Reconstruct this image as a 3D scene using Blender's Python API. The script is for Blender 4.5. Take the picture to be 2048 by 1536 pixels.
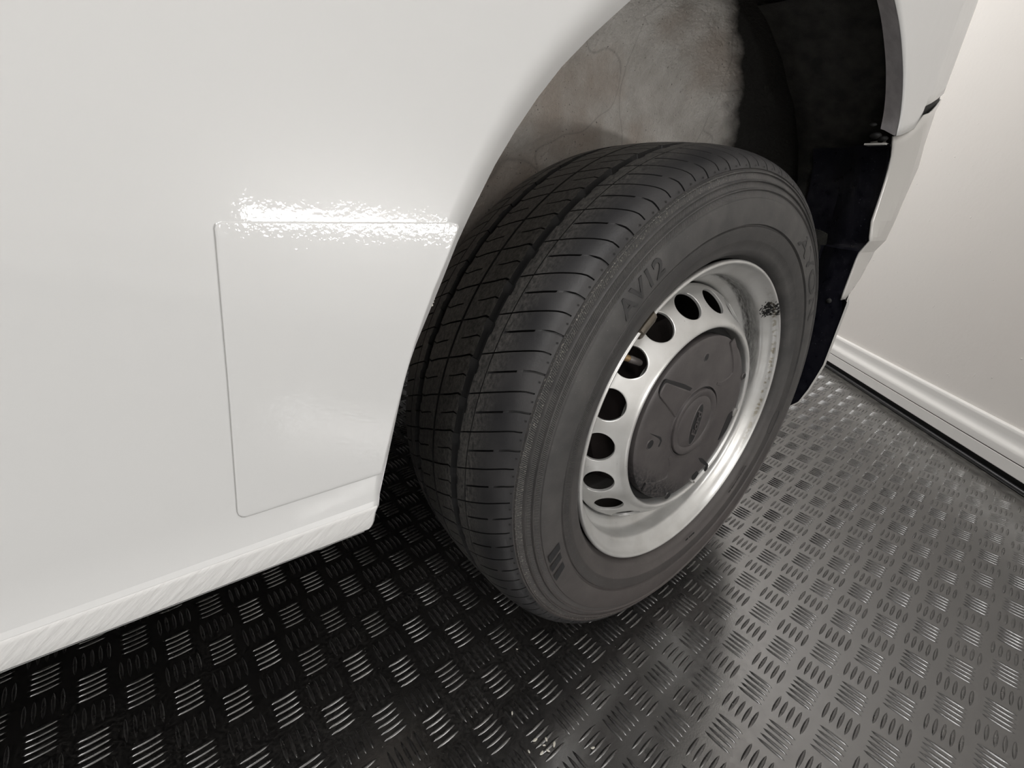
import bpy, math, random
import numpy as np
from mathutils import Matrix, Vector
PI = math.pi
random.seed(4); rng = np.random.default_rng(4)
for o in list(bpy.data.objects): bpy.data.objects.remove(o)
S = bpy.context.scene
COL = S.collection

# ------------------------------------------------------------------ camera
cam = bpy.data.cameras.new('camera'); co = bpy.data.objects.new('camera', cam); COL.objects.link(co)
R = [[0.79992, -0.59747, 0.05624], [-0.19806, -0.35131, -0.91507], [0.56648, 0.72084, -0.39936]]
co.matrix_world = Matrix(((R[0][0], -R[1][0], -R[2][0], -0.55547), (R[0][1], -R[1][1], -R[2][1], -0.29160),
                          (R[0][2], -R[1][2], -R[2][2], 0.62851), (0, 0, 0, 1)))
cam.sensor_width = 36; cam.lens = 36 * 909.5 / 2048; cam.clip_start = .01; cam.clip_end = 60
S.camera = co
# ------------------------------------------------------------------ world, exposure, lamps
w = bpy.data.worlds.new('world'); S.world = w; w.use_nodes = True
w.node_tree.nodes['Background'].inputs[0].default_value = (.9, .95, 1, 1)
w.node_tree.nodes['Background'].inputs[1].default_value = .05
S.view_settings.view_transform = 'Standard'; S.view_settings.look = 'None'
S.view_settings.exposure = 0.0; S.view_settings.gamma = 1; S.view_settings.use_curve_mapping = False

WA = np.array([1.6024, .32714]); WU = np.array([-.66207, -.74944]); WM = np.array([-.74944, .66207])
def rp(u, m, z=0):                      # a point in the room's own frame (along the wall, off the wall, up)
    p = WA + WU * u + WM * m
    return (float(p[0]), float(p[1]), float(z))
def area(name, loc, target, sx, sy, power, col=(1, 1, 1), spread=PI):
    l = bpy.data.lights.new(name, 'AREA'); l.shape = 'RECTANGLE'; l.size = sx; l.size_y = sy; l.energy = power; l.color = col; l.spread = spread
    o = bpy.data.objects.new(name, l); COL.objects.link(o); o.location = loc
    d = Vector(target) - Vector(loc); o.rotation_euler = d.to_track_quat('-Z', 'Y').to_euler()
    return o
CEIL = 2.7
LAMPS = [(-.55, 1.0, 37), (2.9, 1.0, 17), (4.7, 1.5, 48)]  # ceiling lamps added out of view to brighten the wall, panel and wheel
for u, m, e in LAMPS:
    p = rp(u, m, CEIL - .07); q = rp(u + .0001, m + .001, 0)
    area('added_ceiling_lamp', p, q, 1.2, .3, e, (1, .992, .985))

STRIP_U, STRIP_M, STRIP_Z, STRIP_L, STRIP_H = 2.41, .03, .475, .78, .055
_p = rp(STRIP_U, STRIP_M + .004, STRIP_Z)
area('wall_lamp', _p, rp(STRIP_U, STRIP_M + 1, STRIP_Z), STRIP_L, STRIP_H, 5, (1, .98, .95))

# ------------------------------------------------------------------ helpers
def link(name, me, mats=None, parent=None, smooth=True):
    o = bpy.data.objects.new(name, me); COL.objects.link(o)
    if mats is not None:
        for m in (mats if isinstance(mats, (list, tuple)) else [mats]): me.materials.append(m)
    if smooth: me.polygons.foreach_set('use_smooth', [True] * len(me.polygons))
    if parent is not None: o.parent = parent
    return o
def mesh(name, V, F, mats=None, parent=None, smooth=True, sharp=None):
    me = bpy.data.meshes.new(name); me.from_pydata([tuple(map(float, v)) for v in V], [], [tuple(map(int, f)) for f in F]); me.update()
    if smooth and sharp: 
        me.polygons.foreach_set('use_smooth', [True] * len(me.polygons)); me.set_sharp_from_angle(angle=math.radians(sharp))
    return link(name, me, mats, parent, smooth)
def grid(P, close_i=False, close_j=False, flip=False):
    """P: array (n, m, 3) -> verts, faces"""
    P = np.asarray(P, float); n, m = P.shape[:2]
    V = P.reshape(-1, 3); I = np.arange(n * m).reshape(n, m)
    if close_i: I = np.vstack([I, I[:1]])
    if close_j: I = np.hstack([I, I[:, :1]])
    F = np.stack([I[:-1, :-1], I[1:, :-1], I[1:, 1:], I[:-1, 1:]], -1).reshape(-1, 4)
    if flip: F = F[:, ::-1]
    return V, F
class MB:
    def __init__(s): s.V = []; s.F = []; s.n = 0
    def add(s, V, F):
        V = [tuple(v) for v in V]; s.V += V; s.F += [tuple(int(i) + s.n for i in f) for f in F]; s.n += len(V); return s
    def grid(s, P, **k): V, F = grid(P, **k); return s.add(V, F)
    def box(s, a, b):
        (x0, y0, z0), (x1, y1, z1) = a, b
        return s.add([(x0, y0, z0), (x1, y0, z0), (x1, y1, z0), (x0, y1, z0), (x0, y0, z1), (x1, y0, z1), (x1, y1, z1), (x0, y1, z1)],
                     [(0, 3, 2, 1), (4, 5, 6, 7), (0, 1, 5, 4), (1, 2, 6, 5), (2, 3, 7, 6), (3, 0, 4, 7)])
    def build(s, name, mats=None, parent=None, smooth=True, sharp=None): return mesh(name, s.V, s.F, mats, parent, smooth, sharp)
def empty(name, loc=(0, 0, 0), parent=None):
    o = bpy.data.objects.new(name, None); COL.objects.link(o); o.location = loc; o.empty_display_size = .1
    if parent: o.parent = parent
    return o
def tag(o, label=None, cat=None, group=None, kind=None):
    for k, v in (('label', label), ('category', cat), ('group', group), ('kind', kind)):
        if v: o[k] = v
    return o
CZ = .340
def wp(r, a, y): return (r * math.cos(a), y, CZ + r * math.sin(a))
def lathe(prof, n=180, a0=0, a1=2 * PI, name='part', mat=None, parent=None, sharp=40, flip=False):
    full = abs(a1 - a0 - 2 * PI) < 1e-6
    A = a0 + (a1 - a0) * np.arange(n if full else n + 1) / n
    P = np.array([[wp(r, a, y) for r, y in prof] for a in A])
    V, F = grid(P, close_i=full, flip=flip)
    return mesh(name, V, F, mat, parent, True, sharp)
def prism(poly, y0, y1, name, mat, parent, taper=0.0):
    """closed polygon in wheel-face coordinates (x, z off the axle), from y0 (outer face) to y1 (back)"""
    P = np.array(poly); c = P.mean(0); n = len(P); Q = c + (P - c) * (1 - taper)
    V = [(x, y0, CZ + z) for x, z in Q] + [(x, y1, CZ + z) for x, z in P]
    F = [list(range(n))] + [[i, n + i, n + (i + 1) % n, (i + 1) % n] for i in range(n)]
    return mesh(name, V, F, mat, parent, False)

# ------------------------------------------------------------------ materials
class NT:
    def __init__(s, name):
        s.m = bpy.data.materials.new(name); s.m.use_nodes = True; s.t = s.m.node_tree; s.b = s.t.nodes['Principled BSDF']
    def n(s, typ, ins=None, **k):
        x = s.t.nodes.new(typ)
        for a, v in k.items(): setattr(x, a, v)
        for a, v in (ins or {}).items():
            if isinstance(v, bpy.types.NodeSocket): s.t.links.new(v, x.inputs[a])
            else: x.inputs[a].default_value = v
        return x
    def set(s, **k):
        for a, v in k.items():
            a = a.replace('_', ' ')
            if isinstance(v, bpy.types.NodeSocket): s.t.links.new(v, s.b.inputs[a])
            else: s.b.inputs[a].default_value = v
        return s
    def pos(s): return s.n('ShaderNodeNewGeometry').outputs['Position']
    def noise(s, scale, detail=3, vec=None, rough=.5, dist=0):
        return s.n('ShaderNodeTexNoise', {'Vector': vec if vec is not None else s.pos(), 'Scale': scale, 'Detail': detail, 'Roughness': rough, 'Distortion': dist}).outputs['Fac']
    def math(s, op, a, b=0.0, clamp=False):
        x = s.n('ShaderNodeMath', operation=op, use_clamp=clamp)
        for i, v in ((0, a), (1, b)):
            if isinstance(v, bpy.types.NodeSocket): s.t.links.new(v, x.inputs[i])
            else: x.inputs[i].default_value = v
        return x.outputs[0]
    def ramp(s, fac, stops, mode='LINEAR'):
        x = s.n('ShaderNodeValToRGB', {'Fac': fac}); cr = x.color_ramp; cr.interpolation = mode
        while len(cr.elements) < len(stops): cr.elements.new(.5)
        for e, (p, c) in zip(cr.elements, stops): e.position = p; e.color = (*c, 1) if isinstance(c, tuple) else (c, c, c, 1)
        return x.outputs['Color']
    def mix(s, fac, a, b):
        x = s.n('ShaderNodeMix', data_type='RGBA')
        for i, v in ((0, fac), (6, a), (7, b)):
            if isinstance(v, bpy.types.NodeSocket): s.t.links.new(v, x.inputs[i])
            else: x.inputs[i].default_value = v if i == 0 else (*v, 1) if len(v) == 3 else v
        return x.outputs[2]
    def bump(s, h, strength=.3, dist=.001, prev=None):
        x = s.n('ShaderNodeBump', {'Height': h, 'Strength': strength, 'Distance': dist})
        if prev is not None: s.t.links.new(prev, x.inputs['Normal'])
        return x.outputs['Normal']
def simple(name, col, rough=.5, metal=0, bump=None, var=0, **k):
    n = NT(name); n.set(Roughness=rough, Metallic=metal, **k)
    if var:
        f = n.noise(var, 4); n.set(Base_Color=n.mix(f, tuple(c * .8 for c in col), tuple(min(1, c * 1.2) for c in col)))
    else: n.set(Base_Color=(*col, 1))
    if bump: n.set(Normal=n.bump(n.noise(bump[0], 3), bump[1], bump[2]))
    return n.m
M = {}
def paint(name, s1=.18, col=(.625, .63, .63)):
    n = NT(name)
    op = n.noise(330, 2); op2 = n.noise(45, 1)
    nb = n.bump(op2, .06, .002, n.bump(op, s1, .0004))
    n.set(Base_Color=(*col, 1), Roughness=.32, Coat_Weight=1.0, Coat_Roughness=.03, Normal=n.bump(n.noise(900, 1), .03, .0003), Coat_Normal=nb)
    return n.m
M['paint'] = paint('white_van_paint', .12)
M['film'] = paint('clear_film_over_white', .32)
M['film_edge_shade'] = simple('film_edge_shade', (.30, .30, .29), .4)
n = NT('stone_guard_paint')
wv = n.n('ShaderNodeTexNoise', {'Vector': n.n('ShaderNodeMapping', {'Vector': n.pos(), 'Rotation': (0, -.75, 0), 'Scale': (1, 1, .16)}, vector_type='TEXTURE').outputs[0], 'Scale': 45, 'Detail': 3}).outputs['Fac']
n.set(Base_Color=(.70, .70, .695, 1), Roughness=.5, Coat_Weight=.3, Coat_Roughness=.2, Normal=n.bump(wv, .4, .002)); M['stone'] = n.m
n = NT('overspray_paint'); f = n.noise(60, 5)
n.set(Base_Color=n.mix(n.ramp(f, [(.35, 0.), (.7, 1.)]), (.70, .68, .71), (.86, .84, .87)), Roughness=.55, Normal=n.bump(n.noise(300, 3), .2, .001)); M['overspray'] = n.m
M['bumper'] = simple('bumper_silver_white', (.50, .49, .47), .35, 0, (400, .08, .0005), Coat_Weight=.6, Coat_Roughness=.08)
n = NT('black_bumper_plastic'); f = n.noise(70, 5); sp = n.noise(420, 2)
n.set(Base_Color=n.mix(n.ramp(sp, [(.70, 0.), (.76, 1.)]), n.mix(f, (.004, .004, .007), (.013, .013, .02)), (.12, .12, .14)), Roughness=n.ramp(f, [(.3, .25), (.7, .5)]),
      Normal=n.bump(f, .3, .003)); M['blackplastic'] = n.m
# rubber
def rubber(name, base, dust, rough, scale=38, amt=(.35, .8), nrm=None, speck=True):
    n = NT(name); f = n.noise(scale, 8, rough=.65); g = n.noise(9, 3)
    fac = n.math('MULTIPLY', n.ramp(f, [(amt[0], 0.), (amt[1], 1.)]), n.ramp(g, [(.3, .4), (.7, 1.)]))
    c = n.mix(fac, base, dust)
    if speck:
        s2 = n.ramp(n.noise(900, 1), [(.735, 0.), (.77, 1.)]); c = n.mix(n.math('MULTIPLY', s2, .5), c, (.30, .29, .27))
    n.set(Base_Color=c, Roughness=rough, Normal=n.bump(n.noise(420, 4), .25, .0006)); n.b.inputs['Specular IOR Level'].default_value = .5
    return n.m
n = NT('tread_rubber')
pp = n.pos(); sep = n.n('ShaderNodeSeparateXYZ', {'Vector': pp})
yy = sep.outputs[1]
worn = n.math('MULTIPLY', n.ramp(yy, [(.018, 0.), (.042, 1.)]), 1.0)
hatch = n.n('ShaderNodeTexNoise', {'Vector': n.n('ShaderNodeMapping', {'Vector': pp, 'Scale': (1, 1.6, 1)}).outputs[0], 'Scale': 190, 'Detail': 8, 'Roughness': .75}).outputs['Fac']
big = n.noise(16, 4)
c0 = n.mix(n.ramp(big, [(.35, 0.), (.65, 1.)]), (.015, .015, .0165), (.033, .032, .033))
c1 = n.mix(n.ramp(hatch, [(.38, 0.), (.66, 1.)]), (.015, .015, .0155), (.105, .10, .093))
spk = n.ramp(n.noise(700, 2), [(.70, 0.), (.76, 1.)])
c1 = n.mix(n.math('MULTIPLY', spk, .4), c1, (.20, .20, .18))
n.set(Base_Color=n.mix(worn, c0, c1), Roughness=.5, Normal=n.bump(hatch, .35, .0008)); M['tread'] = n.m
# sidewall: knurled bands, dusty rubber
n = NT('sidewall_rubber')
sub = n.n('ShaderNodeVectorMath', {0: n.pos(), 1: (0, 0, CZ)}, operation='SUBTRACT').outputs[0]
sp3 = n.n('ShaderNodeSeparateXYZ', {'Vector': sub}); X, Yc, Z = sp3.outputs
ang = n.math('ARCTAN2', Z, X)
rad = n.math('SQRT', n.math('ADD', n.math('MULTIPLY', X, X), n.math('MULTIPLY', Z, Z)))
kn = n.math('SINE', n.math('ADD', n.math('MULTIPLY', ang, 900.0), n.math('MULTIPLY', rad, 1500.0)))
def band(lo, hi, e=.0008):
    a = n.n('ShaderNodeMapRange', {'Value': rad, 'From Min': lo, 'From Max': lo + e}).outputs[0]
    b = n.n('ShaderNodeMapRange', {'Value': rad, 'From Min': hi, 'From Max': hi - e}).outputs[0]
    return n.math('MULTIPLY', a, b)
bd = n.math('ADD', n.math('ADD', band(.3105, .3165), band(.3015, .3075)), band(.2930, .2985))
left = n.ramp(n.math('MULTIPLY', X, -1.0), [(0.0, .12), (.12, 1.)])
bd = n.math('MULTIPLY', bd, left)
bl = n.math('MULTIPLY', band(.2500, .2585), n.ramp(n.math('MULTIPLY', X, -1.0), [(0.15, 0.), (.2, .5)]))
hgt = n.math('MULTIPLY', kn, n.math('ADD', bd, bl))
f = n.noise(34, 8, rough=.6); g = n.noise(7, 3)
dust = n.mix(n.ramp(f, [(.35, 0.), (.75, 1.)]), (.040, .039, .039), (.070, .067, .065))
low = n.ramp(Z, [(0.0, 1.), (.25, 0.)])
mr = n.n('ShaderNodeMapRange', {'Value': Z, 'From Min': .05, 'From Max': -.30}).outputs[0]
dust = n.mix(n.math('MULTIPLY', mr, .65), dust, (.080, .067, .064))
s2 = n.ramp(n.noise(800, 1), [(.735, 0.), (.77, 1.)])
bs = n.ramp(n.noise(620, 2), [(.60, 0.), (.68, 1.)])
dust = n.mix(n.math('MULTIPLY', n.math('MULTIPLY', bs, band(.3105, .3195)), left), dust, (.26, .25, .22))
kd = n.math('MULTIPLY', n.math('MULTIPLY', n.math('ADD', n.math('MULTIPLY', kn, .5), .5), n.math('ADD', bd, bl)), .5)
dust = n.mix(kd, dust, (.085, .083, .080))
dust = n.mix(n.math('MULTIPLY', band(.2462, .2612), .45), dust, (.020, .019, .019))
n.set(Base_Color=n.mix(n.math('MULTIPLY', s2, .35), dust, (.3, .29, .27)), Roughness=.62,
      Normal=n.bump(hgt, .8, .0007, n.bump(n.noise(300, 5), .2, .0006))); M['sidewall'] = n.m
M['groovebottom'] = simple('groove_rubber', (.006, .006, .0065), .6)
M['letter'] = simple('moulded_lettering_rubber', (.026, .0255, .026), .62, 0, (300, .3, .0006))
M['letter_dark'] = simple('moulded_small_lettering', (.014, .014, .015), .6)
# silver wheel
n = NT('silver_wheel_paint'); f = n.noise(28, 6); d = n.noise(120, 6, rough=.7)
sub = n.n('ShaderNodeVectorMath', {0: n.pos(), 1: (0, 0, CZ)}, operation='SUBTRACT').outputs[0]
x3 = n.n('ShaderNodeSeparateXYZ', {'Vector': sub}); X, Yc, Z = x3.outputs
rad = n.math('SQRT', n.math('ADD', n.math('MULTIPLY', X, X), n.math('MULTIPLY', Z, Z)))
base = n.mix(n.ramp(f, [(.4, 0.), (.75, 1.)]), (.60, .60, .59), (.50, .495, .48))
# brake dust and scuffing in the well, chipped paint on the upper edge
wl = n.n('ShaderNodeMapRange', {'Value': Yc, 'From Min': .014, 'From Max': .036}).outputs[0]
wl2 = n.n('ShaderNodeMapRange', {'Value': rad, 'From Min': .1955, 'From Max': .1985}).outputs[0]
rightup = n.n('ShaderNodeMapRange', {'Value': n.math('ADD', X, Z), 'From Min': .05, 'From Max': .24}).outputs[0]
st = n.n('ShaderNodeTexNoise', {'Vector': n.n('ShaderNodeCombineXYZ', {'X': n.math('MULTIPLY', n.math('ARCTAN2', Z, X), 1.2), 'Y': n.math('MULTIPLY', Yc, 30.0), 'Z': 0.0}).outputs[0], 'Scale': 9, 'Detail': 6, 'Roughness': .7}).outputs['Fac']
grime = n.math('MULTIPLY', n.math('MULTIPLY', n.math('MULTIPLY', wl, wl2), rightup), n.ramp(st, [(.36, .25), (.6, 1.)]))
base = n.mix(n.math('MULTIPLY', grime, .95), base, (.045, .043, .042))
def chips(cx, cz, rr, th):
    dd = n.n('ShaderNodeVectorMath', {0: sub, 1: (cx, .004, cz)}, operation='DISTANCE').outputs['Value']
    m_ = n.n('ShaderNodeMapRange', {'Value': dd, 'From Min': rr, 'From Max': rr * .4}).outputs[0]
    nn = n.noise(210, 4, rough=.6)
    return n.ramp(n.math('MULTIPLY', m_, nn), [(th, 0.), (th + .03, 1.)])
base = n.mix(chips(.158, .142, .032, .42), base, (.012, .012, .012))
edge = n.math('MULTIPLY', n.n('ShaderNodeMapRange', {'Value': rad, 'From Min': .2125, 'From Max': .2140}).outputs[0], n.n('ShaderNodeMapRange', {'Value': rad, 'From Min': .2162, 'From Max': .2152}).outputs[0])
base = n.mix(n.math('MULTIPLY', n.math('MULTIPLY', edge, n.ramp(n.noise(160, 5), [(.46, 0.), (.62, 1.)])), n.math('MULTIPLY', n.n('ShaderNodeMapRange', {'Value': X, 'From Min': .1, 'From Max': .2}).outputs[0], n.n('ShaderNodeMapRange', {'Value': Z, 'From Min': -.14, 'From Max': -.02}).outputs[0])), base, (.30, .27, .21))
base = n.mix(n.ramp(n.noise(260, 2), [(.745, 0.), (.76, .5)]), base, (.05, .04, .03))
n.set(Base_Color=base, Roughness=.36, Metallic=.55, Coat_Weight=.4, Coat_Roughness=.12, Normal=n.bump(n.noise(700, 2), .05, .0004)); M['silver'] = n.m
n = NT('hub_cap_plastic'); f = n.noise(30, 7, rough=.65); d2 = n.noise(260, 4, rough=.7)
cc = n.mix(n.ramp(f, [(.3, 0.), (.7, 1.)]), (.050, .0445, .045), (.076, .069, .068))
sub = n.n('ShaderNodeVectorMath', {0: n.pos(), 1: (0, 0, CZ)}, operation='SUBTRACT').outputs[0]
x3 = n.n('ShaderNodeSeparateXYZ', {'Vector': sub})
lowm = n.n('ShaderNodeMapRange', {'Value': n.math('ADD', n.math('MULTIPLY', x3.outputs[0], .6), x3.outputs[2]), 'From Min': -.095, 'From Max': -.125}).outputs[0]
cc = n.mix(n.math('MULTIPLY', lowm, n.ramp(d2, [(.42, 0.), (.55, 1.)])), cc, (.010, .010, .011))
cc = n.mix(n.ramp(n.noise(600, 2), [(.73, 0.), (.77, .35)]), cc, (.3, .28, .27))
n.set(Base_Color=cc, Roughness=.48, Normal=n.bump(n.noise(500, 3), .15, .0005)); M['cap'] = n.m
M['capdark'] = simple('recess_black', (.012, .012, .013), .5)
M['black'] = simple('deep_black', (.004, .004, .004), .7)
M['lead'] = simple('old_lead', (.10, .085, .065), .5, .3, (300, .4, .001), 90)
M['barrel'] = simple('dark_rim_barrel', (.035, .03, .026), .6, .2)  # dark finish on the rim barrel behind the disc
M['steel'] = simple('bare_steel', (.55, .54, .52), .35, .8)
M['drum'] = simple('rusty_brake_drum', (.014, .009, .008), .7, .2, (200, .4, .001), 60)
M['valve'] = simple('valve_rubber', (.11, .10, .095), .3)
M['brass'] = simple('valve_brass', (.42, .28, .14), .4, .6)
M['under'] = simple('underbody', (.02, .02, .02), .7)
# wheelhouse metal with road film, fading to black towards the rear
n = NT('wheelhouse_paint')
sub = n.n('ShaderNodeVectorMath', {0: n.pos(), 1: (0, 0, CZ)}, operation='SUBTRACT').outputs[0]
x3 = n.n('ShaderNodeSeparateXYZ', {'Vector': sub}); X, Yc, Z = x3.outputs
ang = n.math('ARCTAN2', Z, X)
f = n.noise(22, 7, rough=.62); fine = n.noise(150, 4, rough=.6)
g1 = n.mix(n.ramp(f, [(.3, 0.), (.7, 1.)]), (.50, .475, .44), (.76, .735, .70))
g1 = n.mix(n.ramp(n.noise(7, 4), [(.45, 0.), (.62, .6)]), g1, (.40, .32, .26))
wr = n.n('ShaderNodeTexVoronoi', {'Vector': n.n('ShaderNodeMapping', {'Vector': n.n('ShaderNodeVectorMath', {0: n.pos(), 1: n.n('ShaderNodeVectorMath', {0: n.n('ShaderNodeTexNoise', {'Vector': n.pos(), 'Scale': 5}).outputs['Color'], 1: (.18, .18, .18)}, operation='MULTIPLY').outputs[0]}, operation='ADD').outputs[0], 'Scale': (1, 1, .35)}).outputs[0], 'Scale': 4.5}, feature='DISTANCE_TO_EDGE').outputs['Distance']
g1 = n.mix(n.ramp(wr, [(.0, .3), (.006, 0.)]), g1, (.07, .065, .06))
g1 = n.mix(n.ramp(n.noise(330, 1), [(.745, 0.), (.765, .9)]), g1, (.03, .03, .03))
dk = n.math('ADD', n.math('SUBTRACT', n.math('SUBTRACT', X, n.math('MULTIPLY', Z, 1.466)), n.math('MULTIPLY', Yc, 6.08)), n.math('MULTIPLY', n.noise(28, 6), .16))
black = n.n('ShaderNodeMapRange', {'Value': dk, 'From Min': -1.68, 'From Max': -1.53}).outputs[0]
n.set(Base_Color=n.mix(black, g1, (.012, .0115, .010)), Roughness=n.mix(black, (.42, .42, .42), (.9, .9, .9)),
      Normal=n.bump(fine, .8, .005, n.bump(n.ramp(wr, [(0, 0.), (.06, 1.)]), .3, .003)))
M['house'] = n.m
n = NT('black_felt'); f = n.noise(700, 3); g = n.noise(45, 6)
n.set(Base_Color=n.mix(n.ramp(g, [(.35, 0.), (.7, 1.)]), (.010, .0098, .009), (.034, .033, .029)), Roughness=.95, Normal=n.bump(g, .5, .004, n.bump(f, .6, .002)))
M['felt'] = n.m
# room
n = NT('plaster_wall'); f = n.noise(3, 4); lump = n.noise(55, 5, rough=.6)
pit = n.ramp(n.noise(60, 1), [(.77, 0.), (.81, 1.)])
n.set(Base_Color=n.mix(f, (.82, .775, .74), (.80, .78, .75)), Roughness=.55, Normal=n.bump(pit, .35, .003, n.bump(lump, .14, .003))); M['wall'] = n.m
M['roomwhite'] = simple('white_emulsion', (.80, .78, .75), .8)
M['ceil'] = simple('ceiling_white', (.85, .84, .82), .9)
M['skirt'] = simple('skirting_gloss', (.78, .765, .745), .3, 0, (30, .05, .001))
M['groove'] = simple('groove_dark', (.05, .045, .04), .8)  # plain dark colour of the skirting joint line
M['seal'] = simple('black_seal', (.012, .012, .014), .35)
def mat_rubber(name, barmat=False):
    n = NT(name); f = n.noise(7, 6, rough=.6); g = n.noise(240, 5, rough=.7)
    dusty = n.math('MULTIPLY', n.ramp(g, [(.45, 0.), (.75, 1.)]), n.ramp(f, [(.35, .2), (.7, 1.)]))
    c = n.mix(dusty, (.0085, .008, .0078), (.070, .066, .062))
    sp = n.ramp(n.noise(330, 2), [(.755, 0.), (.775, 1.)])
    c = n.mix(sp, c, (.42, .40, .36))
    wallp = n.n('ShaderNodeVectorMath', {0: n.pos(), 1: (float(WM[0]), float(WM[1]), 0)}, operation='DOT_PRODUCT').outputs['Value']
    wd = n.n('ShaderNodeMapRange', {'Value': wallp, 'From Min': float(WA @ WM) + .28, 'From Max': float(WA @ WM) + .02}).outputs[0]
    c = n.mix(n.math('MULTIPLY', wd, n.ramp(n.noise(40, 6), [(.3, .3), (.7, .9)])), c, (.13, .125, .115))
    r = n.ramp(n.noise(90, 5), [(.3, .16 if not barmat else .24), (.75, .28 if not barmat else .38)])
    n.set(Base_Color=c, Roughness=r, IOR=2.8 if not barmat else 2.2, Normal=n.bump(n.noise(420, 4), .12, .0005))
    return n.m
M['mat'] = mat_rubber('black_rubber_mat'); M['bars'] = mat_rubber('black_rubber_bars', True)
M['debris'] = simple('paint_flake', (.55, .53, .47), .5)
n = NT('lamp_glow'); n.set(Emission_Color=(1, .975, .94, 1), Emission_Strength=6.0, Base_Color=(.9, .9, .9, 1)); M['glow'] = n.m
n = NT('strip_glow'); n.set(Emission_Color=(1, .98, .95, 1), Emission_Strength=14.0, Base_Color=(.9, .9, .9, 1)); M['stripglow'] = n.m

# ================================================================== ROOM
UM, U1, M1 = -1.6, 5.6, 5.6
me = MB(); me.add([rp(UM, -.06), rp(U1, -.06), rp(U1, M1), rp(UM, M1), rp(UM, -.06, -.05), rp(U1, -.06, -.05), rp(U1, M1, -.05), rp(UM, M1, -.05)],
    [(0, 1, 2, 3), (7, 6, 5, 4), (0, 4, 5, 1), (1, 5, 6, 2), (2, 6, 7, 3), (3, 7, 4, 0)])
floor = tag(me.build('floor', M['mat'], smooth=False), 'black rubber floor mat with a raised five bar tread pattern', kind='structure')
def wall(name, a, b, mat, label):
    (u0, m0), (u1, m1) = a, b
    mb = MB(); d = np.array([u1 - u0, m1 - m0]); d = d / np.linalg.norm(d); nn = np.array([-d[1], d[0]]) * .1
    pts = [(u0, m0), (u1, m1), (u1 + nn[0], m1 + nn[1]), (u0 + nn[0], m0 + nn[1])]
    mb.add([rp(*p, 0) for p in pts] + [rp(*p, CEIL) for p in pts], [(0, 1, 2, 3), (7, 6, 5, 4), (0, 4, 5, 1), (1, 5, 6, 2), (2, 6, 7, 3), (3, 7, 4, 0)])
    return tag(mb.build(name, mat, smooth=False), label, kind='structure')
WOFF = -.034
wall('wall_right', (U1, WOFF), (UM, WOFF), M['wall'], 'off-white plastered wall behind the van, with small lumps and pits')
wall('wall_back', (UM, WOFF), (UM, M1), M['roomwhite'], 'white room wall past the rear of the van')
wall('wall_left', (UM, M1), (U1, M1), M['roomwhite'], 'white room wall on the far side of the van')
wall('wall_front', (U1, M1), (U1, WOFF), M['roomwhite'], 'white room wall behind the viewer')
mb = MB(); mb.add([rp(UM - .1, -.2, CEIL), rp(U1 + .1, -.2, CEIL), rp(U1 + .1, M1 + .1, CEIL), rp(UM - .1, M1 + .1, CEIL)] + [rp(UM - .1, -.2, CEIL + .1), rp(U1 + .1, -.2, CEIL + .1), rp(U1 + .1, M1 + .1, CEIL + .1), rp(UM - .1, M1 + .1, CEIL + .1)],
    [(0, 1, 2, 3), (7, 6, 5, 4), (0, 4, 5, 1), (1, 5, 6, 2), (2, 6, 7, 3), (3, 7, 4, 0)])
tag(mb.build('ceiling', M['ceil'], smooth=False), 'white ceiling', kind='structure')
# skirting: extruded profile (m off wall datum, z)
def extrude(prof, name, mat, parent=None, u0=UM, u1=U1, closed=True, sharp=30):
    P = np.array([[rp(u, m, z) for (m, z) in prof] for u in (u0, u1)])
    V, F = grid(P, close_j=closed)
    F = [tuple(f) for f in F] + [tuple(range(len(prof)))[::-1], tuple(len(prof) + i for i in range(len(prof)))]
    return mesh(name, V, F, mat, parent, True, sharp)
sk = [(-.040, .026), (-.010, .026), (-.008, .028), (-.008, .0585), (-.0115, .0595), (-.0115, .0615), (-.0085, .0625), (-.0085, .079), (-.0095, .083), (-.0125, .088), (-.017, .0925), (-.020, .098),
      (-.0215, .108), (-.0215, .120), (-.022, .124), (-.0245, .128), (-.029, .130), (-.040, .131)]
base = tag(extrude(sk, 'baseboard_right', M['skirt']), 'white moulded skirting board along the plastered wall', kind='structure')
extrude([(-.0118, .0592), (-.0108, .0592), (-.0108, .0618), (-.0118, .0618)], 'joint_line', M['groove'], base)
extrude([(-.0345, .0), (-.018, .0), (-.018, .0255), (-.0345, .0255)], 'recess_backing', M['black'], base)
th = np.linspace(0, 2 * PI, 17)[:-1]
seal = tag(extrude([(-.0085 + .0062 * math.cos(t), .0065 + .0062 * math.sin(t)) for t in th], 'trim_1', M['seal'], sharp=60), 'thin black cable-like sealing strip between mat and skirting', kind='structure')
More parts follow.
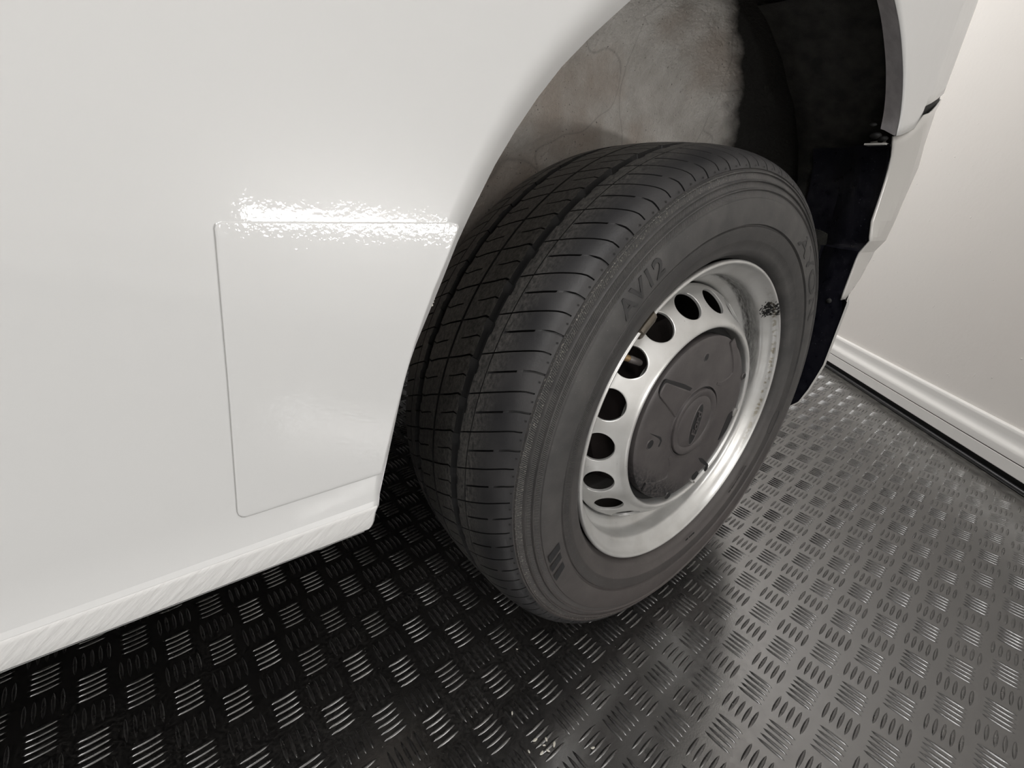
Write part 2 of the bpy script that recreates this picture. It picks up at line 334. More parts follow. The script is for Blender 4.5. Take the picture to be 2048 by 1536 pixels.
# fixtures for the added, unseen ceiling lamps
for k, (u, m, e) in enumerate(LAMPS):
    root = empty('added_ceiling_light', rp(u, m, CEIL))
    tag(root, 'long white ceiling light panel added out of view, %s' % ('nearest the rear of the van', 'above the side of the van', 'over the far side of the van')[k], 'lamp', 'added ceiling lights')
    def bx(u0, u1_, m0, m1_, z0, z1, nm, mt):
        b = MB(); L = lambda uu, mm, z: tuple(np.array(rp(u + uu, m + mm, CEIL + z)) - np.array(rp(u, m, CEIL)))
        b.add([L(u0, m0, z0), L(u1_, m0, z0), L(u1_, m1_, z0), L(u0, m1_, z0), L(u0, m0, z1), L(u1_, m0, z1), L(u1_, m1_, z1), L(u0, m1_, z1)], [(0, 3, 2, 1), (4, 5, 6, 7), (0, 1, 5, 4), (1, 2, 6, 5), (2, 3, 7, 6), (3, 0, 4, 7)])
        return b.build(nm, mt, root, False)
    bx(-.64, .64, -.19, .19, -.03, -.001, 'frame', M['roomwhite']); bx(-.60, .60, -.15, .15, -.036, -.03, 'diffuser', M['glow'])

root = empty('wall_light', rp(STRIP_U, 0, STRIP_Z)); tag(root, 'low horizontal white strip light fixed to the plastered wall', 'lamp')
def rbox(u0, u1_, m0, m1_, z0, z1, nm, mt):
    b = MB(); L = lambda uu, mm, z: tuple(np.array(rp(STRIP_U + uu, mm, STRIP_Z + z)) - np.array(rp(STRIP_U, 0, STRIP_Z)))
    b.add([L(u0, m0, z0), L(u1_, m0, z0), L(u1_, m1_, z0), L(u0, m1_, z0), L(u0, m0, z1), L(u1_, m0, z1), L(u1_, m1_, z1), L(u0, m1_, z1)], [(0, 3, 2, 1), (4, 5, 6, 7), (0, 1, 5, 4), (1, 2, 6, 5), (2, 3, 7, 6), (3, 0, 4, 7)])
    return b.build(nm, mt, root, False)
rbox(-.42, .42, WOFF, .024, -.04, .04, 'housing', M['roomwhite']); rbox(-STRIP_L / 2, STRIP_L / 2, .024, STRIP_M, -STRIP_H / 2, STRIP_H / 2, 'diffuser', M['stripglow'])
# ---- mat pattern
FI = np.array([.003056, -.046419]); FJ = np.array([.046404, .003055]); FO = np.array([-.29594, .02940])
nI, nJ = FI / np.linalg.norm(FI), FJ / np.linalg.norm(FJ)
def bar(L=.0345, W=.0050, Hh=.0017):
    V = []; F = []
    st = [-.5, -.36, -.18, 0, .18, .36, .5]; half = [0, .62, .92, 1, .92, .62, 0]
    rows = []
    for s, h in zip(st, half):
        if h == 0: rows.append([len(V)]); V.append((s * L, 0, -.0002)); continue
        r = []
        for q, z in ((-1, -.0002), (-.55, .78), (0, 1), (.55, .78), (1, -.0002)):
            r.append(len(V)); V.append((s * L, q * W * .5 * h, (z * Hh * (.55 + .45 * h)) if z > 0 else z))
        rows.append(r)
    for a, b in zip(rows[:-1], rows[1:]):
        if len(a) == 1: F += [(a[0], b[i], b[i + 1]) for i in range(4)]
        elif len(b) == 1: F += [(a[i], b[0], a[i + 1]) for i in range(4)]
        else: F += [(a[i], b[i], b[i + 1], a[i + 1]) for i in range(4)]
    return np.array(V), F
BV, BF = bar()
BF = [tuple(reversed(f)) for f in BF]
def block_mesh(nm):
    mb = MB()
    for k in range(5): mb.add(BV + [0, (k - 2) * .00885, 0], BF)
    me = bpy.data.meshes.new(nm); me.from_pydata([tuple(v) for v in mb.V], [], mb.F); me.materials.append(M['bars'])
    me.polygons.foreach_set('use_smooth', [True] * len(me.polygons)); return me
bm_ = block_mesh('tread_block')
Rm = np.array(R); Cc = np.array([-.55547, -.29160, .62851])
cells = []
for i in range(-60, 70):
    for j in range(-60, 70):
        p = FO + FI * i + FJ * j
        if (p - WA) @ WM < .03: continue
        q = Rm @ (np.array([p[0], p[1], 0]) - Cc)
        x, y = (909.5 * q[0] / q[2] + 1024, 909.5 * q[1] / q[2] + 768) if q[2] > .12 else (9e9, 9e9)
        if (p[0] - .1) ** 2 + (p[1] + .3) ** 2 < 1.85 ** 2 or (-100 < x < 2150 and 500 < y < 1640):
            sc = q[2]; inside = (-30 < x < 2080 and 600 < y < 1566)
            # hidden below the side of the van
            occ = (y < 1330 - .43 * x - 20 and x < 765) or (x < 780 and y < 840)
            cells.append((0 if inside and not occ else 1, sc, i, j, p))
cells.sort(key=lambda c: (c[0], c[1]))
allV, allF, nv = [], [], 0
for k, (ins, sc, i, j, p) in enumerate(cells):
    d = nJ if (i + j) % 2 == 0 else nI
    a = math.atan2(d[1], d[0])
    if k < 300:
        o = bpy.data.objects.new('tread_block', bm_); COL.objects.link(o); o.parent = floor
        o.location = (p[0], p[1], 0); o.rotation_euler = (0, 0, a); o.scale = (1, 1, .85 + .3 * random.random())
    else:
        ca, sa = math.cos(a), math.sin(a); hs = .85 + .3 * random.random()
        for q in range(5):
            v = BV + [0, (q - 2) * .00885, 0]
            X_ = v[:, 0] * ca - v[:, 1] * sa + p[0]; Y_ = v[:, 0] * sa + v[:, 1] * ca + p[1]
            allV.append(np.stack([X_, Y_, v[:, 2] * hs], 1)); allF += [tuple(t + nv for t in f) for f in BF]; nv += len(v)
if allV:
    o = mesh('tread_blocks', np.vstack(allV), allF, M['bars'], floor); o['kind'] = 'stuff'

# ================================================================== VAN
van = empty('van', (0, 0, 0))
tag(van, 'white panel van with silver steel wheel and black hub cap, standing on the rubber mat', 'van')
# side surface: y of the outer skin at (x, z)
PZ = [.30, .392, .398, .409, .4125, .416, .424, .437, .452,   .52, .590, .5965, .6005, .6045, .609, .616, .640, .75, .9, 1.2, 1.6, 1.85, 1.98]
PY = [.01, -.0245, -.0262, -.0278, -.0283, -.0272, -.0262, -.0256, -.0262, -.0282, -.0297, -.0298, -.0299, -.0299, -.0299, -.0299, -.0300, -.0300, -.0300, -.020, .03, .09, .22]
def yprof(z): return float(np.mean([np.interp(z + d, PZ, PY) for d in ((-.004, -.002, 0, .002, .004) if z > .418 else (0,))]))
def x1(z): return float(np.interp(z, [.25, .470, .485, .51, .55, .62, .70, .80, 1.0, 1.6], [.366, .372, .397, .422, .440, .442, .456, .482, .50, .56]))
EZ = [.25, .265, .28, .31, .36, .45, .481, .511, .548, .559, .579, .608, .661, .72, .80]
EY = [.016, .007, -.006, -.015, -.025, -.027, -.028, -.016, -.017, -.018, -.028, -.029, -.0300, -.0300, -.0300]
EZ2 = [.47, .481, .511, .548, .559, .579, .608, .661, .72, .80]
EY2 = [-.0150, -.0155, -.0160, -.017, -.018, -.028, -.029, -.0300, -.0300, -.0300]
def skin(x, z):
    y = yprof(z) if x < .3 or z > .8 else float(np.interp(z, EZ, EY)) if z < .47 else float(np.interp(z, EZ2, EY2))
    s = max(0, x - x1(z))
    y += .075 * max(0, min(x, .9) - .392) * float(np.clip((z - .70) / .05, 0, 1))
    return y + .24 * s + 1.5 * s * s + (6.0 * max(0, x - .86) ** 2)
zr = sorted(set([.390, .392, .395, .398, .402, .406, .409, .411, .4125, .414, .416, .420, .424, .430, .437, .445, .452, .47, .49, .51, .53, .55, .57, .585, .590, .5935, .5965, .5985, .6005, .6025, .6045, .6065, .609, .6125, .616, .622, .63, .64, .66, .68, .70, .72, .735, .7464]))
AF = [(-.4712, .390), (-.4688, .3925), (-.4674, .397), (-.4660, .4065), (-.4637, .4120), (-.4618, .4206), (-.4541, .448), (-.445, .4849), (-.4365, .5178), (-.425, .542), (-.4138, .5656), (-.4011, .5933), (-.3921, .6099), (-.3707, .6457), (-.3491, .6742), (-.3229, .7024), (-.2971, .7245), (-.269, .7464)]
AFz = [p[1] for p in AF]; AFx = [p[0] for p in AF]
def smooth_interp(x, xs, ys):
    return float(np.interp(x, xs, ys))
xs_l = np.concatenate([np.linspace(-2.2, -.8, 12), np.linspace(-.76, -.5, 14)])
P = []
for z in zr:
    xa = smooth_interp(z, AFz, AFx)
    tt = np.concatenate([xs_l[:-1], np.linspace(-.5, xa, 8)])
    P.append([(x, skin(x, z), z) for x in tt])
sp_ = MB(); sp_.grid(P, flip=True)
top_arc = [(-.269, .7464), (-.24, .7672), (-.20, .7935), (-.16, .8160), (-.12, .8350), (-.08, .8500), (-.04, .8605), (0, .8665), (.03, .8680), (.06, .8665), (.10, .8600), (.135, .8505), (.1604, .8425), (.1972, .8272), (.2301, .8088), (.2612, .7877), (.2878, .7635), (.3043, .7419), (.3122, .7231)]
def catmull(p, k=3):
    p = [np.array(q, float) for q in p]; out = []
    for i in range(len(p) - 1):
        a, b, c, d = p[max(i - 1, 0)], p[i], p[i + 1], p[min(i + 2, len(p) - 1)]
        for t in np.arange(k) / k: out.append(tuple(.5 * (2 * b + (c - a) * t + (2 * a - 5 * b + 4 * c - d) * t * t + (3 * b - a - 3 * c + d) * t ** 3)))
    return out + [tuple(p[-1])]
top_arc = catmull(top_arc)
bot = [(.3122, .7231), (.330, .7262), (.352, .7318), (.373, .7381), (.382, .7450), (.3870, .7525), (.3875, .7600), (.3878, .7690), (.392, .7705), (.415, .7765), (.4434, .7855), (.4734, .7975), (.52, .812), (.60, .83), (.72, .84), (.86, .845), (.93, .845), (.97, .845), (1.0, .845)]
colx = [(x, .7464) for x in list(np.concatenate([xs_l[:-1], np.linspace(-.5, -.269, 8)]))[:-1]] + top_arc + bot[1:]
ups = [0, .01, .025, .05, .09, .14, .2, .3, .42, .56, .7, .82, .92, 1.0]
P = []
for x, z0 in colx:
    P.append([(x, skin(x, z0 + (1.98 - z0) * t), z0 + (1.98 - z0) * t) for t in ups])
sp_.grid(P)
side = sp_.build('side_panel', M['paint'], van, True, 3.4)
side['label'] = 'glossy white side panel around the wheel arch'
import bmesh
bm2 = bmesh.new(); bm2.from_mesh(side.data); bmesh.ops.remove_doubles(bm2, verts=bm2.verts, dist=2e-5); bm2.to_mesh(side.data); bm2.free()
sd = side.modifiers.new('t', 'SOLIDIFY'); sd.thickness = .0012; sd.offset = -1
# roof, far side and under floor (never facing the view)
mb = MB(); mb.grid([[(x, y, 1.98 + .05 * math.sin(PI * (y - .22) / 1.5)) for y in np.linspace(.22, 1.72, 9)] for x in (-2.2, 0, 1.0)])
mb.build('roof', M['paint'], van)
mb = MB(); mb.grid([[(x, 1.94 - yprof(z), z) for z in (.30, .45, .7, 1.0, 1.4, 1.8, 1.98)] for x in (-2.2, 0, 1.0)]); mb.build('far_side_panel', M['paint'], van)
mb = MB(); mb.grid([[(1.0, skin(1.0, z) + (1.94 - 2 * skin(1.0, z)) * t, z) for t in (0, .5, 1)] for z in (.45, .8, 1.2, 1.6, 1.98)]); mb.build('rear_door', M['paint'], van)
mb = MB(); mb.grid([[(-2.2, .0 + 1.94 * t, z) for t in (0, .5, 1)] for z in (.3, .8, 1.2, 1.6, 1.98)]); mb.build('front_bulkhead', M['under'], van)
mb = MB(); mb.box((-2.19, .02, .392), (-.56, 1.92, .45)); mb.box((-.56, .34, .392), (.60, 1.60, .45)); mb.box((.60, .62, .392), (.98, 1.32, .45))
mb.build('floorpan', M['under'], van, False)
# sill strip with textured stone guard, just proud of the panel below the crease
P = [[(x, skin(x, z) - (.0007 if z < .412 else .0001), z) for x in np.concatenate([np.linspace(-2.2, -.8, 8), np.linspace(-.78, smooth_interp(z, AFz, AFx) - .0012, 30)])] for z in (.3915, .394, .398, .402, .406, .409, .4112, .4124)]
V, F = grid(P, flip=True); st = mesh('sill_strip', V, F, M['stone'], van); st['label'] = 'textured white stone guard strip along the bottom of the panel'
P = [[(x, yv, z) for x in (-2.2, -1.2, -.5, -.4745)] for yv, z in ((-.0245, .390), (-.020, .3885), (.0, .388), (.02, .392))]
V, F = grid(P, flip=False); mesh('sill_underside', V, F, M['stone'], van)
# clear film: rounded sheet lying on the panel
fo = []
def corner(cx, cz, r, a0, a1, n_=7): return [(cx + r * math.cos(math.radians(a)), cz + r * math.sin(math.radians(a))) for a in np.linspace(a0, a1, n_)]
fl = [(-.4011, .5994), (-.4085, .5830), (-.4190, .5615), (-.4310, .5320), (-.4405, .5030), (-.4480, .4770), (-.4545, .4530), (-.4585, .4385)]
rows = []
zf = [.4365, .4375, .4395, .442, .446, .455, .47, .49, .51, .53, .55, .565, .58, .588, .592, .5955, .5985, .6005, .6025, .6045, .6052, .6056]
rx = sorted([(z, x) for x, z in fl] + [(.6052, -.4045), (.6056, -.4080), (.6045, -.4010), (.6025, -.4000), (.4365, -.4595)])
lx = [(.4365, -.5445), (.4375, -.5465), (.4395, -.5478), (.442, -.5482), (.52, -.5400), (.5985, -.5325), (.6025, -.5322), (.6045, -.5312), (.6052, -.5300), (.6056, -.5280)]
P = []
for z in zf:
    a = np.interp(z, [p[0] for p in lx], [p[1] for p in lx]); b = np.interp(z, [p[0] for p in rx], [p[1] for p in rx])
    xs_ = np.concatenate([a + np.array([0, .0006, .0014, .0024]), np.linspace(a + .006, b - .006, 34), b - np.array([.0024, .0014, .0006, 0])])
    eo = np.array([.00005, .00038, .00042, .00038] + [.00035] * 34 + [.00038, .00042, .00038, .00005])
    ez = {.6056: .00005, .6052: .0004, .6045: .00050, .6025: .00045, .4365: .0001, .4375: .0003}.get(z, 1)
    P.append([(x, skin(x, z) - min(e, ez), z) for x, e in zip(xs_, eo)])
V, F = grid(P, flip=True); film = mesh('protective_film', V, F, M['film'], van); film['label'] = 'clear protective film stuck on the panel beside the wheel arch'
# shading at its cut edge, coloured in as a thin dark line down the front and along the bottom
def ribbon(pts, w_, off, name, mat, parent):
    pts = np.array(pts); d = np.gradient(pts, axis=0); d /= np.linalg.norm(d, axis=1, keepdims=True); nn = np.stack([-d[:, 1], d[:, 0]], 1)
    P = [[(*([x, skin(x, z) - off]), z) for x, z in (p + q * s * w_ for s in (-.5, .5))] for p, q in zip(pts, nn)]
    V, F = grid(P); return mesh(name, V, F, mat, parent)
lp = [(np.interp(z, [p[0] for p in lx], [p[1] for p in lx]), z) for z in zf[::-1][2:]]
ribbon(lp, .00030, .0006, 'film_edge_shade', M['film_edge_shade'], film)
ribbon([(x, .4365) for x in np.linspace(-.5445, -.4595, 12)], .0002, .0006, 'film_edge_shade', M['film_edge_shade'], film)
# arch flange: the panel folded inwards round the opening
arc = [(x, z) for x, z in AF[3:]] + top_arc[1:]
def off_arc(pts, d):
    pts = np.array(pts); c = np.array([-.02, .40]); v = pts - c; return c + v * (1 + d / np.linalg.norm(v, axis=1, keepdims=True))
fz = []
A0 = np.array(arc); A1 = off_arc(arc, .0015); A2 = off_arc(arc, .013); A3 = off_arc(arc, .016)
P = [[(a[0], skin(*a), a[1]), (b[0], skin(*a) + .004, b[1]), (c_[0], -.010, c_[1]), (d_[0], -.004, d_[1])] for a, b, c_, d_ in zip(A0, A1, A2, A3)]
V, F = grid(P, flip=True); fg = mesh('arch_flange', V, F, M['overspray'], van); fg['label'] = 'dull grey-white folded inner edge of the wheel arch'
# black sealant blobs at the lower end of the flange
# wheelhouse bowl
hp = [(.20, .262), (.40, .262), (.46, .256), (.505, .238), (.530, .205), (.540, .16), (.543, .08), (.540, .0), (.528, -.006)]
A = np.radians(np.linspace(8, 171, 120))
P = []
for a in A:
    row = []
    for r, y in hp:
        k = 1 + .0
        rr = r
        # follow the arch opening, which is not centred on the axle
        if r > .5: rr = r - .5 + np.interp(math.degrees(a), [-22, 0, 25, 45, 60, 75, 90, 110, 130, 150, 165, 180, 212], [.47, .455, .475, .505, .512, .520, .512, .490, .475, .472, .472, .46, .44])
        if math.cos(a) > .3 and y < .21: rr = min(rr, .430 / math.cos(a) + .25 * max(0, math.sin(a) - .62))
        row.append((rr * math.cos(a), y, CZ + rr * math.sin(a)))
    P.append(row)
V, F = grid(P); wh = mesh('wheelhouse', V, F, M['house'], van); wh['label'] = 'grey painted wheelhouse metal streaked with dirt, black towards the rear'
# felt liner over the rear part of the bowl
fp = [(-.008, -.010), (-.012, .02), (-.013, .06), (-.012, .10), (-.010, .128), (-.002, .131)]
P = []
for a in np.radians(np.linspace(2, 74, 60)):
    rb = np.interp(math.degrees(a), [-22, 0, 25, 45, 60, 75], [.47, .455, .475, .505, .512, .520]) + .040
    rb = min(rb, .418 / math.cos(a) + .25 * max(0, math.sin(a) - .62)) if math.cos(a) > .3 else rb
    wob = .0012 * math.sin(a * 23) + .001 * math.sin(a * 41 + 1)
    P.append([((rb + d + wob) * math.cos(a), y, CZ + (rb + d + wob) * math.sin(a)) for d, y in ((d_, max(y_, .014 if math.degrees(a) < 42 else -1)) for d_, y_ in fp)])
V, F = grid(P); fe = mesh('felt_liner', V, F, M['felt'], van); fe['label'] = 'black felt liner at the rear of the wheelhouse'
# bumper: outer skin, arch flare, black return panel
BL = [(.3700, .4750), (.3700, .4480), (.3700, .4000), (.3700, .3630), (.3700, .3350), (.3700, .3100), (.3700, .2950), (.3700, .2800), (.3700, .2700), (.3700, .2630)]
BE = [(.3240, .7170), (.3340, .7050), (.3447, .6910), (.3510, .6760), (.3543, .6608), (.3590, .6300), (.3607, .6076), (.3640, .5850), (.3670, .5790), (.3700, .5590), (.3700, .5480), (.3700, .5300), (.3700, .5110), (.3700, .5000), (.3700, .4900), (.3700, .4800)]
ts = [0, .008, .02, .035, .05, .065, .08, .10, .13, .17, .22, .28, .35, .42, .49, .54, .58, .61, .63]
def btop(x): return float(np.interp(x, [p[0] for p in bot], [p[1] - .004 for p in bot]))
P = []
nb_ = len(BE)
for k, (x, z) in enumerate(BE):
    row = []
    for t in ts:
        xx = x + t
        # rows at the top bend up to follow the gap under the panel
        ztop = btop(min(xx, .99)) + (.0028 if xx < .387 else -.0075)
        f_ = max(0, (z - .60) / (.717 - .60)); zz = z + (ztop - (.717)) * f_ ** 1.0 if z > .60 else z
        xc = float(np.interp(z, [.5795, .604, .642, .686, .72, .7607], [.370, .400, .4166, .412, .404, .385])); k1 = float(np.clip((z - .575) / .03, 0, 1))
        flare = k1 * ((.007 - .012 * min(1, t / max(.01, xc - x))) if xx < xc else -.005 * max(0, 1 - (xx - xc) / .06))
        row.append((xx, skin(xx, zz) + flare if xx > .3 else 0, zz))
    P.append(row)
V, F = grid(P, flip=False); bp_ = mesh('rear_bumper', V, F, M['bumper'], van, True, 5); bp_['label'] = 'pale grey painted rear bumper end below the white panel'
sd = bp_.modifiers.new('t', 'SOLIDIFY'); sd.thickness = .0022; sd.offset = -1
P = [[(x, float(np.interp(zq, EZ, EY)) + .003, zq + .012 * (1 if k == 0 else 0)), (x + .0012, float(np.interp(zq, EZ, EY)), zq)] + [(x + t, float(np.interp(zq, EZ, EY)) + .42 * t + 1.2 * t * t, zq) for t in (.01, .03, .06, .12, .2, .3, .42, .53)] for k, (x, zq) in enumerate(BL)]
V_, F_ = grid(P); lo = mesh('bumper_lower_edge', V_, F_, M['bumper'], van, True, 35)
mb = MB(); mb.grid([[(1.0, .0 + .39 * 1.0 + 1.16 * t, z) for t in (0, .5, 1)] for z in (.27, .45, .70)]); mb.build('bumper_back', M['bumper'], van)
# black return: faces forward, stepped
def ret(z, x):
    step = .006 if z > .562 else (.002 if z > .490 else 0.0)
    return x + .004 + step
P = []
zz = [.7150, .705, .691, .661, .630, .600, .580, .570, .5645, .5615, .556, .53, .505, .494, .4905, .486, .45, .40, .36, .31, .285, .268, .256]
for z in zz:
    x = float(np.interp(z, [p[1] for p in BE[::-1]], [p[0] for p in BE[::-1]])); ye = (float(np.interp(z, EZ, EY)) if z < .486 else float(np.interp(z, EZ2, EY2))) + .0015 + .007 * float(np.clip((z - .575) / .03, 0, 1))
    xr = ret(z, x); bulge = .003 if abs(z - .563) < .004 or abs(z - .4925) < .004 else 0
    P.append([(x + .001, ye, z), (x + .003 - bulge, ye + .004, z), (xr - bulge, ye + .012, z), (xr + .002 - bulge, .012, z), (xr + .010, .030, z), (xr + .030, .050, z), (xr + .034, .10, z)])
V, F = grid(P, flip=True); gs = [[(x, skin(x, btop(x)) + .0035, btop(x) + d) for d in (.012, -.016)] for x in np.linspace(.3885, .80, 20)]
V_, F_ = grid(gs); mesh('bumper_gap_shade', V_, F_, M['black'], van)  # black backing strip added to darken the gap above the bumper
rt = mesh('bumper_return', V, F, M['blackplastic'], van, True, 40); rt['label'] = 'glossy black stepped inner edge of the bumper'
mb = MB(); mb.grid([[(x, y, .7165 + .004 * t) for x, y in ((.324, -.016), (.335, -.004), (.350, .012))] for t in (0, 1)]); 
mb.box((.322, -.017, .7135), (.352, .010, .7160)); mb.build('bumper_top_lip', M['bumper'], rt, False)
mb = MB()
for (x, y, z, r) in ((.322, -.012, .7215, .005), (.316, -.003, .7250, .006), (.308, .002, .738, .004), (.330, -.008, .7195, .004)):
    u_, v_ = np.meshgrid(np.linspace(0, PI, 7), np.linspace(0, 2 * PI, 10)[:-1], indexing='ij')
    mb.grid(np.stack([x + r * np.sin(u_) * np.cos(v_), y + r * 1.3 * np.sin(u_) * np.sin(v_), z + r * .7 * np.cos(u_)], -1), close_j=True)
mb.build('sealant', M['black'], van)
# screw in the return panel
mb = MB(); mb.grid([[(.376 - h_, .004 + r * math.cos(t), .474 + r * math.sin(t)) for t in th] for r, h_ in ((.0045, 0), (.0042, .002), (.0001, .0022))], close_j=True)
mb.build('screw_head', M['under'], van)
# lumpy cream sealant clip by the arch edge
mb = MB()
for q in range(4): mb.box((-.4225 + .0012 * q, -.0285 + .001 * q, .5535 + .0017 * q), (-.4182 + .0012 * q, -.0265 + .001 * q, .5548 + .0017 * q))
mb.build('edge_clip', M['debris'], van, False)

# ================================================================== WHEEL
wheel = empty('wheel', (0, 0, 0), van); wheel['label'] = 'silver steel wheel with a black tyre'
# ---- rim barrel
rimp = [(.2100, .016), (.2160, .010), (.2200, .006), (.2214, .003), (.2216, -.0005), (.2208, -.0026), (.2195, -.0036), (.2180, -.0036), (.2168, -.0026), (.2160, -.0008), (.2150, .0025), (.2132, .0058), (.2110, .0085), (.2080, .0110), (.2048, .0135), (.2022, .0155), (.2008, .0180), (.2003, .0210), (.2002, .0270), (.2000, .0340), (.1996, .0385), (.1980, .0415), (.1945, .0440), (.1900, .0465), (.1865, .0500), (.1845, .0560), (.1838, .0640)]
lathe([(.1838, .0640), (.1836, .0800), (.1838, .1200), (.1900, .1400), (.2000, .1520), (.2030, .1800), (.2200, .1880)], 120, name='rim_barrel', mat=M['barrel'], parent=wheel, sharp=50, flip=True)
rim = lathe(rimp, 240, name='rim', mat=M['silver'], parent=wheel, sharp=50, flip=True)
# ---- disc with 18 round holes
dp = [(.1830, .0520), (.1815, .0475), (.1795, .0420), (.1765, .0370), (.1725, .0320), (.1650, .0235), (.1570, .0150), (.1500, .0075), (.1455, .0030), (.1420, .0003), (.1390, -.0012), (.1362, -.0010), (.1347, .0006), (.1340, .0030), (.1338, .0110), (.1338, .0200), (.1330, .0250), (.1100, .0250), (.0400, .0250)]
da = np.array(dp); sl = np.concatenate([[0], np.cumsum(np.linalg.norm(np.diff(da, axis=0), axis=1))])
def dsp(s): return float(np.interp(s, sl, da[:, 0])), float(np.interp(s, sl, da[:, 1]))
s_c = float(np.interp(-.0235, -da[::-1, 1][::-1] if False else [-.0520, -.0475, -.0420, -.0370, -.0320, -.0235, -.0150], sl[:7]))
NH = 18; hr = .0202; s_lo, s_hi = s_c - .0232, s_c + .0235
n_holes = NH; a_step = 2 * PI / NH; NS = 48
dm = MB(); hw_ = MB()
def circ_rect(k):
    t = 2 * PI * k / NS; c_, s_ = math.cos(t), math.sin(t)
    hw = a_step / 2; hs1, hs0 = s_hi - s_c, s_c - s_lo
    m_ = max(abs(c_), abs(s_)); return (c_ / m_) * hw, (s_ / m_) * (hs1 if s_ > 0 else hs0)
for h in range(NH):
    a0 = math.radians(81.2) + h * a_step
    rings = []
    for q in (0, .012, .05, .15, .35, .65, 1.0):
        ring = []
        for k in range(NS):
            t = 2 * PI * k / NS; rc, _ = dsp(s_c)
            ca, cs = hr * math.cos(t) / rc, hr * math.sin(t)
            ra, rs = circ_rect(k)
            A_, S_ = ca + (ra - ca) * q, cs + (rs - cs) * q
            r_, y_ = dsp(s_c + S_); dip = .0006 * (1 - min(1, q / .05)) if q < .05 else 0
            ring.append(wp(r_, a0 + A_, y_ + dip))
        rings.append(ring)
    dm.grid(rings, close_j=True)
    # the punched edge of the hole
    r_, y_ = dsp(s_c); nrm = np.array([.74, -.67])
    back = []
    for dd in (0, .0012, .0035):
        ring = []
        for k in range(NS):
            t = 2 * PI * k / NS; rc, _ = dsp(s_c)
            rr, yy_ = dsp(s_c + hr * math.sin(t)); ring.append(wp(rr - .70 * dd, a0 + hr * math.cos(t) / rc, yy_ + .0006 + .72 * dd))
        back.append(ring)
    dm.grid(back, close_j=True, flip=True)
def dprof(s0, s1, k): return [dsp(s) for s in np.linspace(s0, s1, k)]
A = 2 * PI * np.arange(216) / 216
for pr_ in (dprof(0, s_lo, 6), [dsp(s_hi)] + [dsp(s) for s in np.linspace(s_hi, sl[-3], 40)[1:]] + [tuple(da[-2]), tuple(da[-1])]):
    dm.grid([[wp(r, a, y) for r, y in pr_] for a in A], close_i=True, flip=True)
disc = dm.build('wheel_disc', M['silver'], wheel, True, 45); disc['label'] = 'silver wheel centre pierced by eighteen round holes'
# ---- brake drum seen through the holes
lathe([(.02, .060), (.125, .060), (.133, .066), (.135, .075), (.135, .085), (.139, .087), (.139, .092), (.135, .094), (.135, .12), (.15, .125), (.15, .135), (.05, .14)], 90, name='brake_drum', mat=M['drum'], parent=wheel, flip=True)
# ---- valve stem
def tube(pts, rad, name, mat, parent, n=10):
    pts = [Vector(p) for p in pts]; P = []
    for i, p in enumerate(pts):
        d = (pts[min(i + 1, len(pts) - 1)] - pts[max(i - 1, 0)]).normalized(); q = d.orthogonal().normalized(); w_ = d.cross(q)
        r = rad[i] if isinstance(rad, (list, tuple)) else rad
        P.append([tuple(p + q * r * math.cos(2 * PI * k / n) + w_ * r * math.sin(2 * PI * k / n)) for k in range(n)])
    V, F = grid(P, close_j=True); F = [tuple(f) for f in F] + [tuple(range(n))[::-1], tuple(len(V) - n + k for k in range(n))]
    return mesh(name, V, F, mat, parent, True, 50)
va = math.radians(143.5)
v0, v2 = wp(.184, math.radians(142), .040), wp(.1425, math.radians(137.3), .0275)
lerp = lambda a, b, t: tuple(a[i] + (b[i] - a[i]) * t for i in range(3))
tube([v0, lerp(v0, v2, .3), lerp(v0, v2, .55)], [.0062, .0052, .0042], 'valve_stem', M['brass'], wheel)
tube([lerp(v0, v2, .55), lerp(v0, v2, .60), lerp(v0, v2, .95), v2], [.0046, .0050, .0046, .0036], 'valve_cap', M['valve'], wheel)
# ---- balance weight clipped on the lip
P = []
for a in np.radians(np.linspace(128.8, 136.6, 14)):
    e = min(1, (1 - abs((math.degrees(a) - 132.7) / 3.9)) * 6 + .25)
    P.append([wp(r, a, y) for r, y in ((.2232, .001), (.2232, -.0046 * e), (.2200, -.0062 * e), (.2160, -.0058 * e), (.2135, -.0040 * e), (.2105 - .004 * e, .0000), (.2050 - .004 * e, .0060), (.2050, .0115), (.2130, .0080))])
V, F = grid(P, flip=True); F = [tuple(f) for f in F] + [tuple(range(9)), tuple(len(V) - 9 + k for k in range(9))[::-1]]
wgt = mesh('balance_weight', V, F, M['lead'], wheel, True, 50); wgt['label'] = 'brown lead balance weight clipped on the rim edge'
# ---- hub cap
cp = [(.1225, .024), (.1236, .012), (.1238, .0030), (.1233, .0012), (.1218, .0002), (.1150, -.0008), (.0900, -.0016), (.0650, -.0018), (.0560, -.0020), (.0545, -.0024), (.0536, -.0036), (.0528, -.0036), (.0522, -.0020), (.0520, .0010)]
lathe([(.1337, .0180), (.1336, .0150), (.1255, .0150), (.120, .018)], 120, name='cap_gap_shade', mat=M['black'], parent=wheel, flip=True)  # black ring put in as the shade between cap and disc
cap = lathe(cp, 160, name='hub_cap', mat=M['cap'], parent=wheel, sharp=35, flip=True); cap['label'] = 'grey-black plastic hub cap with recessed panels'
def rounded(poly, r=.004, n=4):
    poly = [np.array(p, float) for p in poly]; out = []
    for i, p in enumerate(poly):
        a = poly[i - 1] - p; b = poly[(i + 1) % len(poly)] - p; la, lb = np.linalg.norm(a), np.linalg.norm(b); rr = min(r, la * .45, lb * .45)
        s, e = p + a / la * rr, p + b / lb * rr
        for t in np.linspace(0, 1, n): out.append((1 - t) ** 2 * s + 2 * t * (1 - t) * p + t * t * e)
    return out
